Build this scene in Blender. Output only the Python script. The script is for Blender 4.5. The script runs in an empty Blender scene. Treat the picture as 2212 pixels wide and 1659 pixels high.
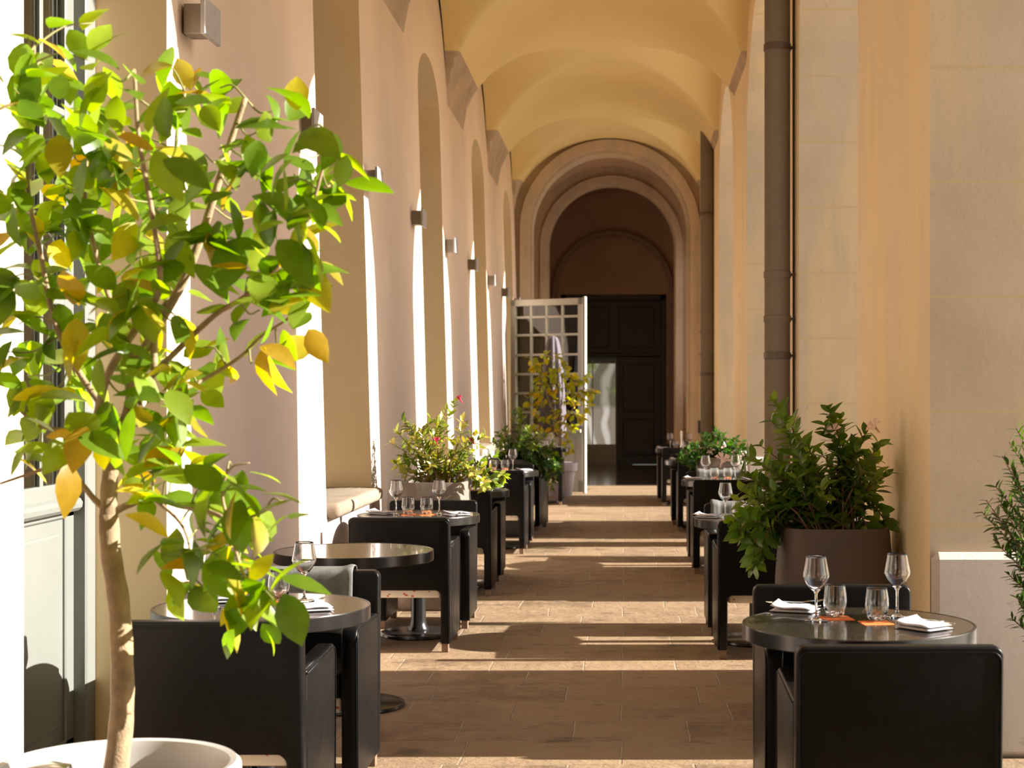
import bpy, bmesh, math, random
from mathutils import Vector, Matrix, Euler
PI = math.pi
col = bpy.context.scene.collection
sc = bpy.context.scene
F, CX, CY, H = 3400.0, 1350.0, 851.0, 1.48

def at(px, py, Y):
    return Vector(((px-CX)*Y/F, Y, H-(py-CY)*Y/F))

# ------------------------------------------------------------ materials
def newmat(name):
    m = bpy.data.materials.new(name); m.use_nodes = True
    nt = m.node_tree; b = nt.nodes['Principled BSDF']
    return m, nt, b

def N(nt, t, **kw):
    n = nt.nodes.new(t)
    for k, v in kw.items():
        if hasattr(n, k): setattr(n, k, v)
        else: n.inputs[k].default_value = v
    return n

def mixcol(nt, fac, a, b, mode='MIX'):
    n = nt.nodes.new('ShaderNodeMix'); n.data_type = 'RGBA'; n.blend_type = mode
    for i, v in ((0, fac), (6, a), (7, b)):
        if hasattr(v, 'is_linked') or hasattr(v, 'links'): nt.links.new(v, n.inputs[i])
        elif i == 0: n.inputs[0].default_value = v
        else: n.inputs[i].default_value = (*v, 1) if len(v) == 3 else v
    return n.outputs[2]

def noise(nt, scale, detail=4, rough=.55, stretch=None):
    tc = nt.nodes.new('ShaderNodeTexCoord')
    out = tc.outputs['Object']
    if stretch:
        mp = nt.nodes.new('ShaderNodeMapping'); mp.inputs['Scale'].default_value = stretch
        nt.links.new(out, mp.inputs[0]); out = mp.outputs[0]
    n = nt.nodes.new('ShaderNodeTexNoise')
    n.inputs['Scale'].default_value = scale; n.inputs['Detail'].default_value = detail; n.inputs['Roughness'].default_value = rough
    nt.links.new(out, n.inputs['Vector'])
    return n.outputs['Fac']

def ramp(nt, fac, lo, hi):
    r = nt.nodes.new('ShaderNodeMapRange'); r.inputs[1].default_value = lo; r.inputs[2].default_value = hi
    nt.links.new(fac, r.inputs[0]); return r.outputs[0]

def bump(nt, b, h, strength=.3, dist=.01):
    n = nt.nodes.new('ShaderNodeBump'); n.inputs['Strength'].default_value = strength; n.inputs['Distance'].default_value = dist
    nt.links.new(h, n.inputs['Height']); nt.links.new(n.outputs[0], b.inputs['Normal'])

def plain(name, c, rough=.5, metal=0, c2=None, nscale=8, bmp=0, spec=.5, bscale=None, coat=0):
    m, nt, b = newmat(name)
    b.inputs['Roughness'].default_value = rough; b.inputs['Metallic'].default_value = metal
    b.inputs['Specular IOR Level'].default_value = spec
    b.inputs['Coat Weight'].default_value = coat
    c2 = c2 or tuple(x*.82 for x in c)
    f = noise(nt, nscale)
    nt.links.new(mixcol(nt, ramp(nt, f, .35, .68), c, c2), b.inputs['Base Color'])
    if bmp: bump(nt, b, noise(nt, bscale or nscale*6, 6), bmp)
    return m

def zpos(nt):
    g = nt.nodes.new('ShaderNodeNewGeometry'); s = nt.nodes.new('ShaderNodeSeparateXYZ')
    nt.links.new(g.outputs['Position'], s.inputs[0]); return s

def mat_wall_left():
    m, nt, b = newmat('pink_plaster')
    s = zpos(nt)
    low = (.60, .50, .46); mid = (.67, .54, .44); top = (.69, .535, .345)
    c = mixcol(nt, ramp(nt, s.outputs[2], 1.0, 3.2), low, mid)
    c = mixcol(nt, ramp(nt, s.outputs[2], 3.2, 5.2), c, top)
    c = mixcol(nt, ramp(nt, noise(nt, 1.2, 5), .35, .75), c, (.59, .47, .375))
    st = noise(nt, .8, 5, .6, (1, 1.2, .8))
    f = ramp(nt, st, .5, .8)
    c = mixcol(nt, f, c, (.70, .57, .48))
    nt.links.new(c, b.inputs['Base Color']); b.inputs['Roughness'].default_value = .9
    b.inputs['Specular IOR Level'].default_value = .15
    bump(nt, b, noise(nt, 14, 6), .25, .01)
    return m

def mat_vault():
    m, nt, b = newmat('ochre_vault_plaster')
    s = zpos(nt)
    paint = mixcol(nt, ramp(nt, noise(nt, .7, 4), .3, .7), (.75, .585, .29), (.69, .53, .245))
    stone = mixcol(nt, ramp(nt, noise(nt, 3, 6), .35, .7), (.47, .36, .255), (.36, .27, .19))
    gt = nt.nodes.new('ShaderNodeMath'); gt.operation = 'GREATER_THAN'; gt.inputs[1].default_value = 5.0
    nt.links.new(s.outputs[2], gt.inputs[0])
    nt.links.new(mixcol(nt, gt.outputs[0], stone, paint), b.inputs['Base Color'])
    b.inputs['Roughness'].default_value = .9; b.inputs['Specular IOR Level'].default_value = .1
    bump(nt, b, noise(nt, 9, 5), .12, .01)
    return m

def mat_stone(name, a, bb, yel, joints=True):
    m, nt, b = newmat(name)
    c = mixcol(nt, ramp(nt, noise(nt, 1.6, 6, .6), .32, .7), a, bb)
    st = noise(nt, 1.3, 4, .6, (2.2, 2.2, .35))
    c = mixcol(nt, ramp(nt, st, .47, .68), c, yel)
    sp = noise(nt, 22, 6, .7)
    c = mixcol(nt, ramp(nt, sp, .62, .75), c, tuple(x*.72 for x in a))
    hgt = noise(nt, 30, 7, .65)
    if joints:
        s = zpos(nt)
        md = nt.nodes.new('ShaderNodeMath'); md.operation = 'PINGPONG'; md.inputs[1].default_value = .235
        nt.links.new(s.outputs[2], md.inputs[0])
        j = ramp(nt, md.outputs[0], .012, .004)
        c = mixcol(nt, j, c, tuple(x*.86 for x in yel))
    nt.links.new(c, b.inputs['Base Color'])
    b.inputs['Roughness'].default_value = .92; b.inputs['Specular IOR Level'].default_value = .12
    bump(nt, b, hgt, .35, .012)
    return m

def mat_floor():
    m, nt, b = newmat('stone_slabs')
    tc = nt.nodes.new('ShaderNodeTexCoord')
    nz = nt.nodes.new('ShaderNodeTexNoise'); nz.inputs['Scale'].default_value = 1.7
    nt.links.new(tc.outputs['Object'], nz.inputs['Vector'])
    mp = nt.nodes.new('ShaderNodeVectorMath'); mp.operation = 'MULTIPLY_ADD'
    nt.links.new(nz.outputs['Color'], mp.inputs[0]); mp.inputs[1].default_value = (.03, .03, 0)
    nt.links.new(tc.outputs['Object'], mp.inputs[2])
    br = nt.nodes.new('ShaderNodeTexBrick')
    br.inputs['Scale'].default_value = 1; br.inputs['Brick Width'].default_value = .50
    br.inputs['Row Height'].default_value = .42; br.inputs['Mortar Size'].default_value = .006
    br.inputs['Mortar Smooth'].default_value = .4
    br.offset = .42; br.squash = 1.3; br.squash_frequency = 3
    br.inputs['Color1'].default_value = (.285, .195, .115, 1); br.inputs['Color2'].default_value = (.175, .115, .066, 1)
    br.inputs['Mortar'].default_value = (.36, .30, .22, 1)
    nt.links.new(mp.outputs[0], br.inputs['Vector'])
    f = ramp(nt, noise(nt, 5, 8, .7), .42, .62)
    c = mixcol(nt, f, br.outputs['Color'], (.30, .215, .13))
    g = ramp(nt, noise(nt, 2.6, 7, .7, (1, 1.8, 1)), .56, .68)
    c = mixcol(nt, g, c, (.115, .085, .06))
    w = ramp(nt, noise(nt, 22, 9, .75, (1, 2.5, 1)), .57, .70)
    c = mixcol(nt, w, c, (.42, .35, .26))
    nt.links.new(c, b.inputs['Base Color'])
    b.inputs['Roughness'].default_value = .62
    b.inputs['Specular IOR Level'].default_value = .3
    h = nt.nodes.new('ShaderNodeMath'); h.operation = 'MULTIPLY_ADD'; h.inputs[1].default_value = -1.2
    nt.links.new(br.outputs['Fac'], h.inputs[0]); nt.links.new(noise(nt, 16, 8, .65), h.inputs[2])
    bump(nt, b, h.outputs[0], .9, .014)
    return m

def mat_leaf(name, rough=.35, trans=.5):
    m, nt, b = newmat(name)
    a = nt.nodes.new('ShaderNodeAttribute'); a.attribute_name = 'Col'
    c = mixcol(nt, ramp(nt, noise(nt, 30, 3), .45, .75), a.outputs['Color'], (0, 0, 0))
    c = mixcol(nt, .80, c, a.outputs['Color'])
    nt.links.new(c, b.inputs['Base Color']); b.inputs['Roughness'].default_value = rough
    tr = nt.nodes.new('ShaderNodeBsdfTranslucent')
    hs = nt.nodes.new('ShaderNodeHueSaturation'); hs.inputs['Saturation'].default_value = 1.15; hs.inputs['Value'].default_value = 1.7
    nt.links.new(c, hs.inputs['Color']); nt.links.new(hs.outputs[0], tr.inputs['Color'])
    mx = nt.nodes.new('ShaderNodeMixShader'); mx.inputs[0].default_value = trans
    nt.links.new(b.outputs[0], mx.inputs[1]); nt.links.new(tr.outputs[0], mx.inputs[2])
    nt.links.new(mx.outputs[0], nt.nodes['Material Output'].inputs[0])
    return m

def mat_glass(name, tint=(1, 1, 1), rough=.0, lo=.06, hi=.9):
    m, nt, b = newmat(name)
    nt.nodes.remove(b)
    t = nt.nodes.new('ShaderNodeBsdfTransparent'); t.inputs[0].default_value = (*tint, 1)
    g = nt.nodes.new('ShaderNodeBsdfGlossy'); g.inputs['Roughness'].default_value = rough
    lw = nt.nodes.new('ShaderNodeLayerWeight'); lw.inputs['Blend'].default_value = .25
    mr = nt.nodes.new('ShaderNodeMapRange'); mr.inputs[1].default_value = 0; mr.inputs[2].default_value = 1
    mr.inputs[3].default_value = lo; mr.inputs[4].default_value = hi
    nt.links.new(lw.outputs['Facing'], mr.inputs[0])
    pw = nt.nodes.new('ShaderNodeMath'); pw.operation = 'POWER'; pw.inputs[1].default_value = 1.6
    nt.links.new(mr.outputs[0], pw.inputs[0])
    mx = nt.nodes.new('ShaderNodeMixShader')
    nt.links.new(pw.outputs[0], mx.inputs[0]); nt.links.new(t.outputs[0], mx.inputs[1]); nt.links.new(g.outputs[0], mx.inputs[2])
    nt.links.new(mx.outputs[0], nt.nodes['Material Output'].inputs[0])
    return m

def mat_liner():
    m, nt, b = newmat('patterned_liner')
    tc = nt.nodes.new('ShaderNodeTexCoord')
    v = nt.nodes.new('ShaderNodeTexVoronoi'); v.inputs['Scale'].default_value = 26; v.feature = 'F1'
    mp = nt.nodes.new('ShaderNodeMapping'); mp.inputs['Scale'].default_value = (1, 1, 1.6); mp.inputs['Rotation'].default_value = (.3, .2, .6)
    nt.links.new(tc.outputs['Object'], mp.inputs[0]); nt.links.new(mp.outputs[0], v.inputs['Vector'])
    c = mixcol(nt, ramp(nt, v.outputs['Distance'], .25, .2), (.80, .72, .60), (.55, .10, .06))
    nt.links.new(c, b.inputs['Base Color']); b.inputs['Roughness'].default_value = .8
    return m

def mat_painted_reflection():
    # old, rippled glass leaf: reflection painted as cream, grey-green and brown bands, glow added
    m, nt, b = newmat('rippled_painted_reflection')
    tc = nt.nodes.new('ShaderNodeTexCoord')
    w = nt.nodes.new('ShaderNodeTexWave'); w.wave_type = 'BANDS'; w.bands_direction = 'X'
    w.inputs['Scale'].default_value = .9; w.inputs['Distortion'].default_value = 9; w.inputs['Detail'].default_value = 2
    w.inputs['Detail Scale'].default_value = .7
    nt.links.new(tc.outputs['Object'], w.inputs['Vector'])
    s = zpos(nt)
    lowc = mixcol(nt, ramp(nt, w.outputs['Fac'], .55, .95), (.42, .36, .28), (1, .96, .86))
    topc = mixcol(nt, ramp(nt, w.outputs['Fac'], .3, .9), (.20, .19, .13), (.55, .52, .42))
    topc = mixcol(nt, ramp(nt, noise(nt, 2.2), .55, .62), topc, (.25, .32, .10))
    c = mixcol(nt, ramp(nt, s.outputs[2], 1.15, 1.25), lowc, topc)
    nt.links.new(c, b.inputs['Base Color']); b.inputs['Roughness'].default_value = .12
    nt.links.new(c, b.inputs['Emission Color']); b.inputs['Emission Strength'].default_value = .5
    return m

M = {}
M['wall'] = mat_wall_left()
M['vault'] = mat_vault()
M['reveal'] = plain('tan_reveal_plaster', (.86, .68, .43), .9, c2=(.80, .62, .38), nscale=1.5, bmp=.15, spec=.1)
M['stone'] = mat_stone('pale_pier_stone', (.54, .43, .31), (.45, .355, .25), (.60, .465, .27))
M['stone_yellow'] = mat_stone('yellowish_pier_stone', (.84, .69, .46), (.76, .62, .42), (.86, .68, .39), False)
M['arch'] = mat_stone('arch_stone', (.52, .41, .31), (.42, .32, .235), (.55, .42, .27), False)
M['plinth'] = mat_stone('grey_plinth_stone', (.62, .56, .49), (.52, .47, .42), (.64, .57, .48), False)
M['sill'] = mat_stone('window_sill_stone', (.30, .25, .19), (.20, .16, .12), (.33, .28, .2), False)
M['floor'] = mat_floor()
M['hall_floor'] = plain('dark_polished_floor', (.055, .04, .03), .12, c2=(.03, .022, .018), nscale=3)
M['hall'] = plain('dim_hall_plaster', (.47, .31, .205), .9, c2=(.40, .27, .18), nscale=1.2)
M['ground'] = plain('courtyard_gravel', (.60, .54, .455), .95, c2=(.53, .47, .40), nscale=2)
M['leather'] = plain('black_leather', (.0038, .0036, .0038), .36, c2=(.006, .0058, .006), nscale=20, bmp=.10, bscale=240, spec=.17)
M['wood_foot'] = plain('brown_wooden_foot', (.22, .14, .09), .5, nscale=30)
M['liner'] = mat_liner()
M['top'] = plain('dark_bronze_tabletop', (.030, .024, .019), .19, c2=(.024, .019, .015), nscale=60, spec=.8, coat=.5)
M['rim'] = plain('black_table_edge', (.014, .012, .011), .24, nscale=20, spec=.6)
M['iron'] = plain('black_cast_metal', (.016, .015, .015), .22, nscale=20, spec=.6)
M['blanket'] = plain('grey_fleece', (.17, .172, .16), .95, c2=(.135, .137, .127), nscale=30, bmp=.4, bscale=300, spec=.1)
M['napkin'] = plain('white_linen', (.60, .58, .62), .85, c2=(.56, .54, .58), nscale=30, bmp=.1, bscale=400, spec=.2)
M['orange'] = plain('orange_paper', (.95, .25, .06), .7, c2=(.90, .20, .04), nscale=20)
M['steel'] = plain('polished_steel', (.75, .72, .68), .18, 1.0, nscale=20)
M['lamp'] = plain('satin_grey_metal', (.40, .38, .37), .45, .3, nscale=20)
M['lampbody'] = plain('brushed_taupe_metal', (.30, .26, .21), .5, .3, nscale=20)
M['pot_white'] = plain('white_glazed_plastic', (.46, .45, .44), .4, c2=(.42, .41, .40), nscale=5)
M['pot_lavender'] = plain('pale_lavender_pot', (.66, .62, .68), .5, nscale=5)
M['pot_taupe'] = plain('taupe_resin_planter', (.21, .165, .135), .6, c2=(.17, .135, .11), nscale=4, bmp=.15)
M['pot_brown'] = plain('brown_resin_planter', (.085, .055, .04), .6, c2=(.065, .042, .03), nscale=4, bmp=.15)
M['pot_grey'] = plain('dark_grey_planter', (.05, .048, .048), .6, nscale=4)
M['soil'] = plain('potting_soil', (.16, .10, .06), .95, c2=(.06, .04, .025), nscale=18, bmp=.8, bscale=50)
M['bark'] = plain('tan_bark', (.38, .27, .15), .8, c2=(.24, .17, .10), nscale=25, bmp=.4)
M['stem'] = plain('brown_stem', (.22, .11, .06), .7, c2=(.14, .09, .04), nscale=25)
M['greenstem'] = plain('green_stem', (.25, .24, .08), .6, nscale=25)
M['leaf'] = mat_leaf('lemon_leaf', .32, .55)
M['leaf2'] = mat_leaf('glossy_shrub_leaf', .28, .40)
M['petal_pink'] = plain('pale_pink_petal', (.85, .60, .52), .6, nscale=8)
M['petal_red'] = plain('crimson_petal', (.65, .02, .10), .6, nscale=8)
M['doorpaint'] = plain('pale_green_grey_paint', (.18, .19, .172), .4, c2=(.165, .175, .158), nscale=2)
M['doorwhite'] = plain('cream_door_paint', (.44, .43, .375), .4, c2=(.41, .40, .35), nscale=2)
M['maroon'] = plain('dark_maroon_paint', (.012, .0025, .003), .45, c2=(.009, .002, .002), nscale=2)
M['pipe'] = plain('taupe_pipe_paint', (.20, .165, .12), .85, c2=(.175, .145, .105), nscale=3, spec=.15)
M['pipe_dark'] = plain('dark_fitting', (.10, .07, .05), .5, nscale=5)
def mat_real_glass():
    m, nt, b = newmat('clear_glass')
    b.inputs['Base Color'].default_value = (1, 1, 1, 1); b.inputs['Roughness'].default_value = 0
    b.inputs['Transmission Weight'].default_value = 1; b.inputs['IOR'].default_value = 1.46
    return m
M['glass'] = mat_real_glass()
M['pane'] = mat_glass('window_glass', (.62, .64, .60), 0, .10, .8)
M['pane_dark'] = mat_glass('darkened_pane_glass', (.30, .31, .28), 0, .12, .7)  # dark tint stands in for the shaded niche behind the open leaf
M['added_pane_backing'] = plain('grey_pane_backing', (.16, .165, .155), .9, nscale=5)
M['painted_reflection'] = mat_painted_reflection()
M['canvas'] = plain('mauve_grey_canvas', (.15, .135, .16), .9, c2=(.12, .108, .13), nscale=10)
M['dark_room'] = plain('dark_interior', (.22, .21, .19), .9, nscale=3)
M['peppermill'] = M['steel']

# ------------------------------------------------------------ mesh helpers
def link(name, me, mat, parent=None):
    o = bpy.data.objects.new(name, me); col.objects.link(o)
    if mat is not None:
        for mm in (mat if isinstance(mat, (list, tuple)) else [mat]): me.materials.append(mm)
    if parent is not None: o.parent = parent
    return o

def obj(name, bm, mat, parent=None, smooth=False, loc=None, rotz=0):
    me = bpy.data.meshes.new(name)
    bmesh.ops.recalc_face_normals(bm, faces=bm.faces)
    bm.to_mesh(me); bm.free()
    if smooth:
        for p in me.polygons: p.use_smooth = True
        if smooth == 'auto':
            try: me.set_sharp_from_angle(angle=math.radians(38))
            except Exception: pass
    o = link(name, me, mat, parent)
    if loc is not None: o.location = loc
    o.rotation_euler.z = rotz
    return o

def tag(o, label=None, cat=None, group=None, kind=None):
    if label: o['label'] = label
    if cat: o['category'] = cat
    if group: o['group'] = group
    if kind: o['kind'] = kind
    return o

def struct(name, bm, mat, parent=None, smooth=False, label=None, **k):
    o = obj(name, bm, mat, parent, smooth, **k)
    if parent is None:
        o['kind'] = 'structure'
        if label: o['label'] = label
    return o

def thing(name, label, cat, loc=(0, 0, 0), rotz=0, group=None):
    o = bpy.data.objects.new(name, None); col.objects.link(o); o.empty_display_size = .1
    o.location = loc; o.rotation_euler.z = rotz
    return tag(o, label, cat, group)

def dup(root, loc, rotz, label, group=None):
    r = root.copy(); col.objects.link(r); r.location = loc; r.rotation_euler.z = rotz
    r['label'] = label
    if group: r['group'] = group
    for ch in list(root.children):
        c = ch.copy(); col.objects.link(c); c.parent = r
        for g in list(ch.children):
            d = g.copy(); col.objects.link(d); d.parent = c
    return r

def box(bm, x0, x1, y0, y1, z0, z1, bev=0, seg=2, mat=None):
    vs = bmesh.ops.create_cube(bm, size=1)['verts']
    for v in vs:
        v.co = Vector((x0+(v.co.x+.5)*(x1-x0), y0+(v.co.y+.5)*(y1-y0), z0+(v.co.z+.5)*(z1-z0)))
    es = set(); fs = set()
    for v in vs:
        es.update(v.link_edges); fs.update(v.link_faces)
    if mat is not None:
        for f in fs: f.material_index = mat
    if bev:
        bmesh.ops.bevel(bm, geom=list(es), offset=bev, segments=seg, affect='EDGES', profile=.5)

def lathe(bm, prof, n=32, center=(0, 0), cap0=True, cap1=True, sx=1, sy=1, power=None):
    rings = []
    for r, z in prof:
        ring = []
        for i in range(n):
            a = 2*PI*i/n
            c, s = math.cos(a), math.sin(a)
            if power:
                k = (abs(c)**power+abs(s)**power)**(-1/power)
                c, s = c*k, s*k
            ring.append(bm.verts.new((center[0]+r*c*sx, center[1]+r*s*sy, z)))
        rings.append(ring)
    for a, b in zip(rings, rings[1:]):
        for i in range(n):
            j = (i+1) % n
            bm.faces.new((a[i], a[j], b[j], b[i]))
    if cap0: bm.faces.new(rings[0][::-1])
    if cap1: bm.faces.new(rings[-1])

def extrude_poly(bm, pts, x0, x1, fx=None, mat_edge=None):
    """pts in (y,z); solid between x0 and x1. fx(x,y,z) -> x shift"""
    fx = fx or (lambda x, y, z: 0)
    a = [bm.verts.new((x0+fx(x0, y, z), y, z)) for y, z in pts]
    b = [bm.verts.new((x1+fx(x1, y, z), y, z)) for y, z in pts]
    f1 = bm.faces.new(a); f2 = bm.faces.new(b[::-1])
    n = len(pts)
    for i in range(n):
        j = (i+1) % n
        f = bm.faces.new((a[j], a[i], b[i], b[j]))
        if mat_edge is not None: f.material_index = mat_edge
    f1.normal_update(); f2.normal_update()
    bmesh.ops.triangulate(bm, faces=[f1, f2], ngon_method='EAR_CLIP')

def tube(bm, pts, radii, n=8, cap=True):
    pts = [Vector(p) for p in pts]
    if not isinstance(radii, (list, tuple)): radii = [radii]*len(pts)
    rings = []
    prev = None
    for i, p in enumerate(pts):
        d = (pts[min(i+1, len(pts)-1)]-pts[max(i-1, 0)]).normalized()
        if prev is None:
            u = d.orthogonal().normalized()
        else:
            u = (prev-d*prev.dot(d))
            u = u.normalized() if u.length > 1e-6 else d.orthogonal().normalized()
        prev = u
        w = d.cross(u)
        rings.append([bm.verts.new(p+(u*math.cos(2*PI*k/n)+w*math.sin(2*PI*k/n))*radii[i]) for k in range(n)])
    for a, b in zip(rings, rings[1:]):
        for k in range(n):
            j = (k+1) % n
            bm.faces.new((a[k], a[j], b[j], b[k]))
    if cap:
        bm.faces.new(rings[0][::-1]); bm.faces.new(rings[-1])

def smooth_path(pts, sub=4):
    pts = [Vector(p) for p in pts]
    if len(pts) < 3: 
        return [pts[0].lerp(pts[-1], i/sub) for i in range(sub+1)]
    out = []
    P = [pts[0]*2-pts[1]]+pts+[pts[-1]*2-pts[-2]]
    for i in range(1, len(P)-2):
        for k in range(sub):
            t = k/sub
            a, b, c, d = P[i-1], P[i], P[i+1], P[i+2]
            out.append(.5*((2*b)+(c-a)*t+(2*a-5*b+4*c-d)*t*t+(3*b-a-3*c+d)*t**3))
    out.append(pts[-1])
    return out

class Leaves:
    def __init__(s): s.v = []; s.f = []; s.c = []
    def add(s, p, d, nrm, L, W, color, fold=.25, curl=.25, tipw=.5):
        d = d.normalized(); side = d.cross(nrm)
        if side.length < 1e-4: side = d.orthogonal()
        side.normalize(); n = side.cross(d).normalized()
        st = [0, .12, .32, .55, .78, 1.0]
        wd = [.05, .55, .95, 1.0, .62, .02]
        base = len(s.v)
        for t, w in zip(st, wd):
            c = p+d*(L*t)-n*(curl*L*t*t)
            hw = W*.5*w
            s.v.append(c+side*hw+n*(fold*hw)); s.v.append(c); s.v.append(c-side*hw+n*(fold*hw))
        for i in range(5):
            a = base+i*3
            s.f.append((a, a+1, a+4, a+3)); s.f.append((a+1, a+2, a+5, a+4))
        s.c += [color]*18
    def build(s, name, mat, parent, off=Vector((0, 0, 0))):
        me = bpy.data.meshes.new(name)
        me.from_pydata([tuple(v-off) for v in s.v], [], s.f)
        at_ = me.color_attributes.new('Col', 'FLOAT_COLOR', 'POINT')
        for i, c in enumerate(s.c): at_.data[i].color = (*c, 1)
        for p in me.polygons: p.use_smooth = True
        return link(name, me, mat, parent)

# ------------------------------------------------------------ camera, light, world
cam_d = bpy.data.cameras.new('camera'); cam = bpy.data.objects.new('camera', cam_d); col.objects.link(cam)
cam.location = (0, 0, H); cam.rotation_euler = (PI/2, 0, 0)
cam_d.sensor_width = 36; cam_d.lens = F/2212*36
cam_d.shift_x = -244/2212; cam_d.shift_y = 21.5/2212
cam_d.clip_end = 300
cam_d.dof.use_dof = True; cam_d.dof.focus_distance = 7.0; cam_d.dof.aperture_fstop = 5.0
sc.camera = cam

ELEV = math.radians(26.0)
sd = bpy.data.lights.new('sun', 'SUN'); sun = bpy.data.objects.new('sun', sd); col.objects.link(sun)
sd.energy = 17; sd.angle = math.radians(.5); sd.color = (1, .935, .85)
dirv = Vector((-math.cos(ELEV), -.012, -math.sin(ELEV)))
sun.rotation_euler = dirv.to_track_quat('-Z', 'Y').to_euler(); sun.location = (8, 10, 8)

w = bpy.data.worlds.new('world'); sc.world = w; w.use_nodes = True
nt = w.node_tree; bg = nt.nodes['Background']
sky = nt.nodes.new('ShaderNodeTexSky')
try:
    sky.sky_type = 'NISHITA'; sky.sun_disc = False
    sky.sun_elevation = ELEV; sky.sun_rotation = math.radians(90)
    sky.air_density = 1.0; sky.dust_density = 1.5
except Exception: pass
nt.links.new(sky.outputs[0], bg.inputs[0]); bg.inputs[1].default_value = .22

# ------------------------------------------------------------ the building
XL, XR = -1.75, 1.25
YB, YE = -7.0, 26.3          # added back wall / first stone arch
BAY, P0 = 4.85, 7.45         # pier centres P0 + k*BAY
PH = 1.0
def batter(y, z):
    t = min(1, max(0, (y-6.1)/2.8))
    return -.027*t*(z-1)

# left wall, with openings
ops = [(4.58, 6.01, 0.0, 4.3, 4.75), (9.2, 10.85, .84, 4.2, 4.65), (13.95, 15.6, .84, 4.2, 4.65), (18.85, 20.5, .84, 4.2, 4.65), (23.75, 25.4, .84, 4.2, 4.65), (-.2, 1.4, .84, 4.2, 4.65)]
ops.sort()
bm = bmesh.new()
TH = .62
fx = lambda x, y, z: batter(y, z) if x > XL-.1 else -.0
cuts = [YB]+[c for a, b in zip(ops, ops[1:]) for c in [(a[1]+b[0])/2]]+[YE+1.0]
for i, (a, b, zb, zs, zt) in enumerate(ops):
    y0, y1 = cuts[i], cuts[i+1]
    r = (b-a)/2; yc = (a+b)/2
    pts = [(y0, 0), (a, 0), (a, zs)]
    for k in range(1, 12):
        t = PI-PI*k/12
        pts.append((yc+r*math.cos(t), zs+(zt-zs)*math.sin(t)))
    pts += [(b, zs), (b, 0), (y1, 0), (y1, 6.3), (y0, 6.3)]
    extrude_poly(bm, pts, XL, XL-TH, fx, mat_edge=1)
    if zb > 0:
        extrude_poly(bm, [(a, 0), (b, 0), (b, zb-.02), (a, zb-.02)], XL, XL-TH, fx)
wl = struct('wall_left', bm, [M['wall'], M['reveal']])

# closed backs behind the openings: windows
def glazed(name, a, b, z0, z1, x, n_v, n_h, paint, parentname='window_frame', zs=None):
    root = thing(name, None, None, (x, (a+b)/2, z0)); del_keys(root); root['kind'] = 'structure'
    return root
def del_keys(o):
    for k in ('label', 'category', 'group'):
        if k in o: del o[k]
wi = 0
for (a, b, zb, zs, zt) in ops:
    if zb == 0: continue
    wi += 1
    bm = bmesh.new(); x = XL-.58
    yc = (a+b)/2; hw = (b-a)/2
    for (u0, u1) in ((-hw, -hw+.08), (hw-.08, hw), (-.05, .05)): box(bm, -.03, .03, u0, u1, 0, zt-zb-.02, .005, 1)
    for q in (0.04, .9, 1.7, 2.5, 3.35, zt-zb-.08): box(bm, -.025, .025, -hw, hw, q-.04, q+.04, .005, 1)
    o = struct('window_%d' % wi, bm, M['doorpaint'], loc=(x, yc, zb))
    bm = bmesh.new(); box(bm, -.005, .005, -hw, hw, 0, zt-zb)
    obj('pane', bm, M['pane'], o)
    bm = bmesh.new(); box(bm, XL-.35, XL+.085, a-.0, b+.0, zb-.09, zb+.0, .035, 4)
    struct('trim_%d' % wi, bm, M['sill'], smooth='auto', label='weathered stone window sill')
bm = bmesh.new(); box(bm, XL-2.4, XL-2.3, YB, YE+1, 0, 6.3); box(bm, XL-2.4, XL-TH, YB, YE+1, 5.2, 5.3)
box(bm, XL-2.4, XL-TH, YB, YE+1, -.1, -.0)
struct('wall_room_behind', bm, M['dark_room'])

# right arcade
X2 = XR+.62
ASP, AR = 3.86, BAY/2-PH
def spring_arc(yc, r, z, n=28): return [(yc-r*math.cos(PI*k/n), z+r*math.sin(PI*k/n)) for k in range(n+1)]
bm = bmesh.new()
k0 = -3
for k in range(k0, 5):
    yc = P0+BAY*(k-.5)
    y0, y1 = yc-BAY/2, yc+BAY/2
    if k < -1:  # unseen bays closed behind the camera to darken the chair backs
        extrude_poly(bm, [(y0, 0), (y1, 0), (y1, 6.3), (y0, 6.3)], XR, X2); continue
    pts = [(y0, 0)]+[(yc-AR, 0)]+spring_arc(yc, AR, ASP)+[(yc+AR, 0), (y1, 0), (y1, 6.3), (y0, 6.3)]
    extrude_poly(bm, pts, XR, X2)
for f in bm.faces:
    pass
extrude_poly(bm, [(y1, 0), (YE+1, 0), (YE+1, 6.3), (y1, 6.3)], XR, X2)
wr = struct('wall_right', bm, [M['stone'], M['stone_yellow']])
for p in wr.data.polygons:
    if abs(p.normal.x) > .7 and p.center.x < XR+.05: p.material_index = 1  # faces towards the gallery get a lighter, yellower stone colour
# plinths on the pier faces that look down the gallery
n = 0
for k in (0, 1, 2, 3):
    y0 = P0+BAY*k-PH
    bm = bmesh.new()
    box(bm, XR+.0, X2+.02, y0-.06, y0+.002, 0, .835, .028, 1)
    n += 1
    struct('trim_%d' % (wi+n), bm, M['plinth'], label='pale stone plinth of the pier')

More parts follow.
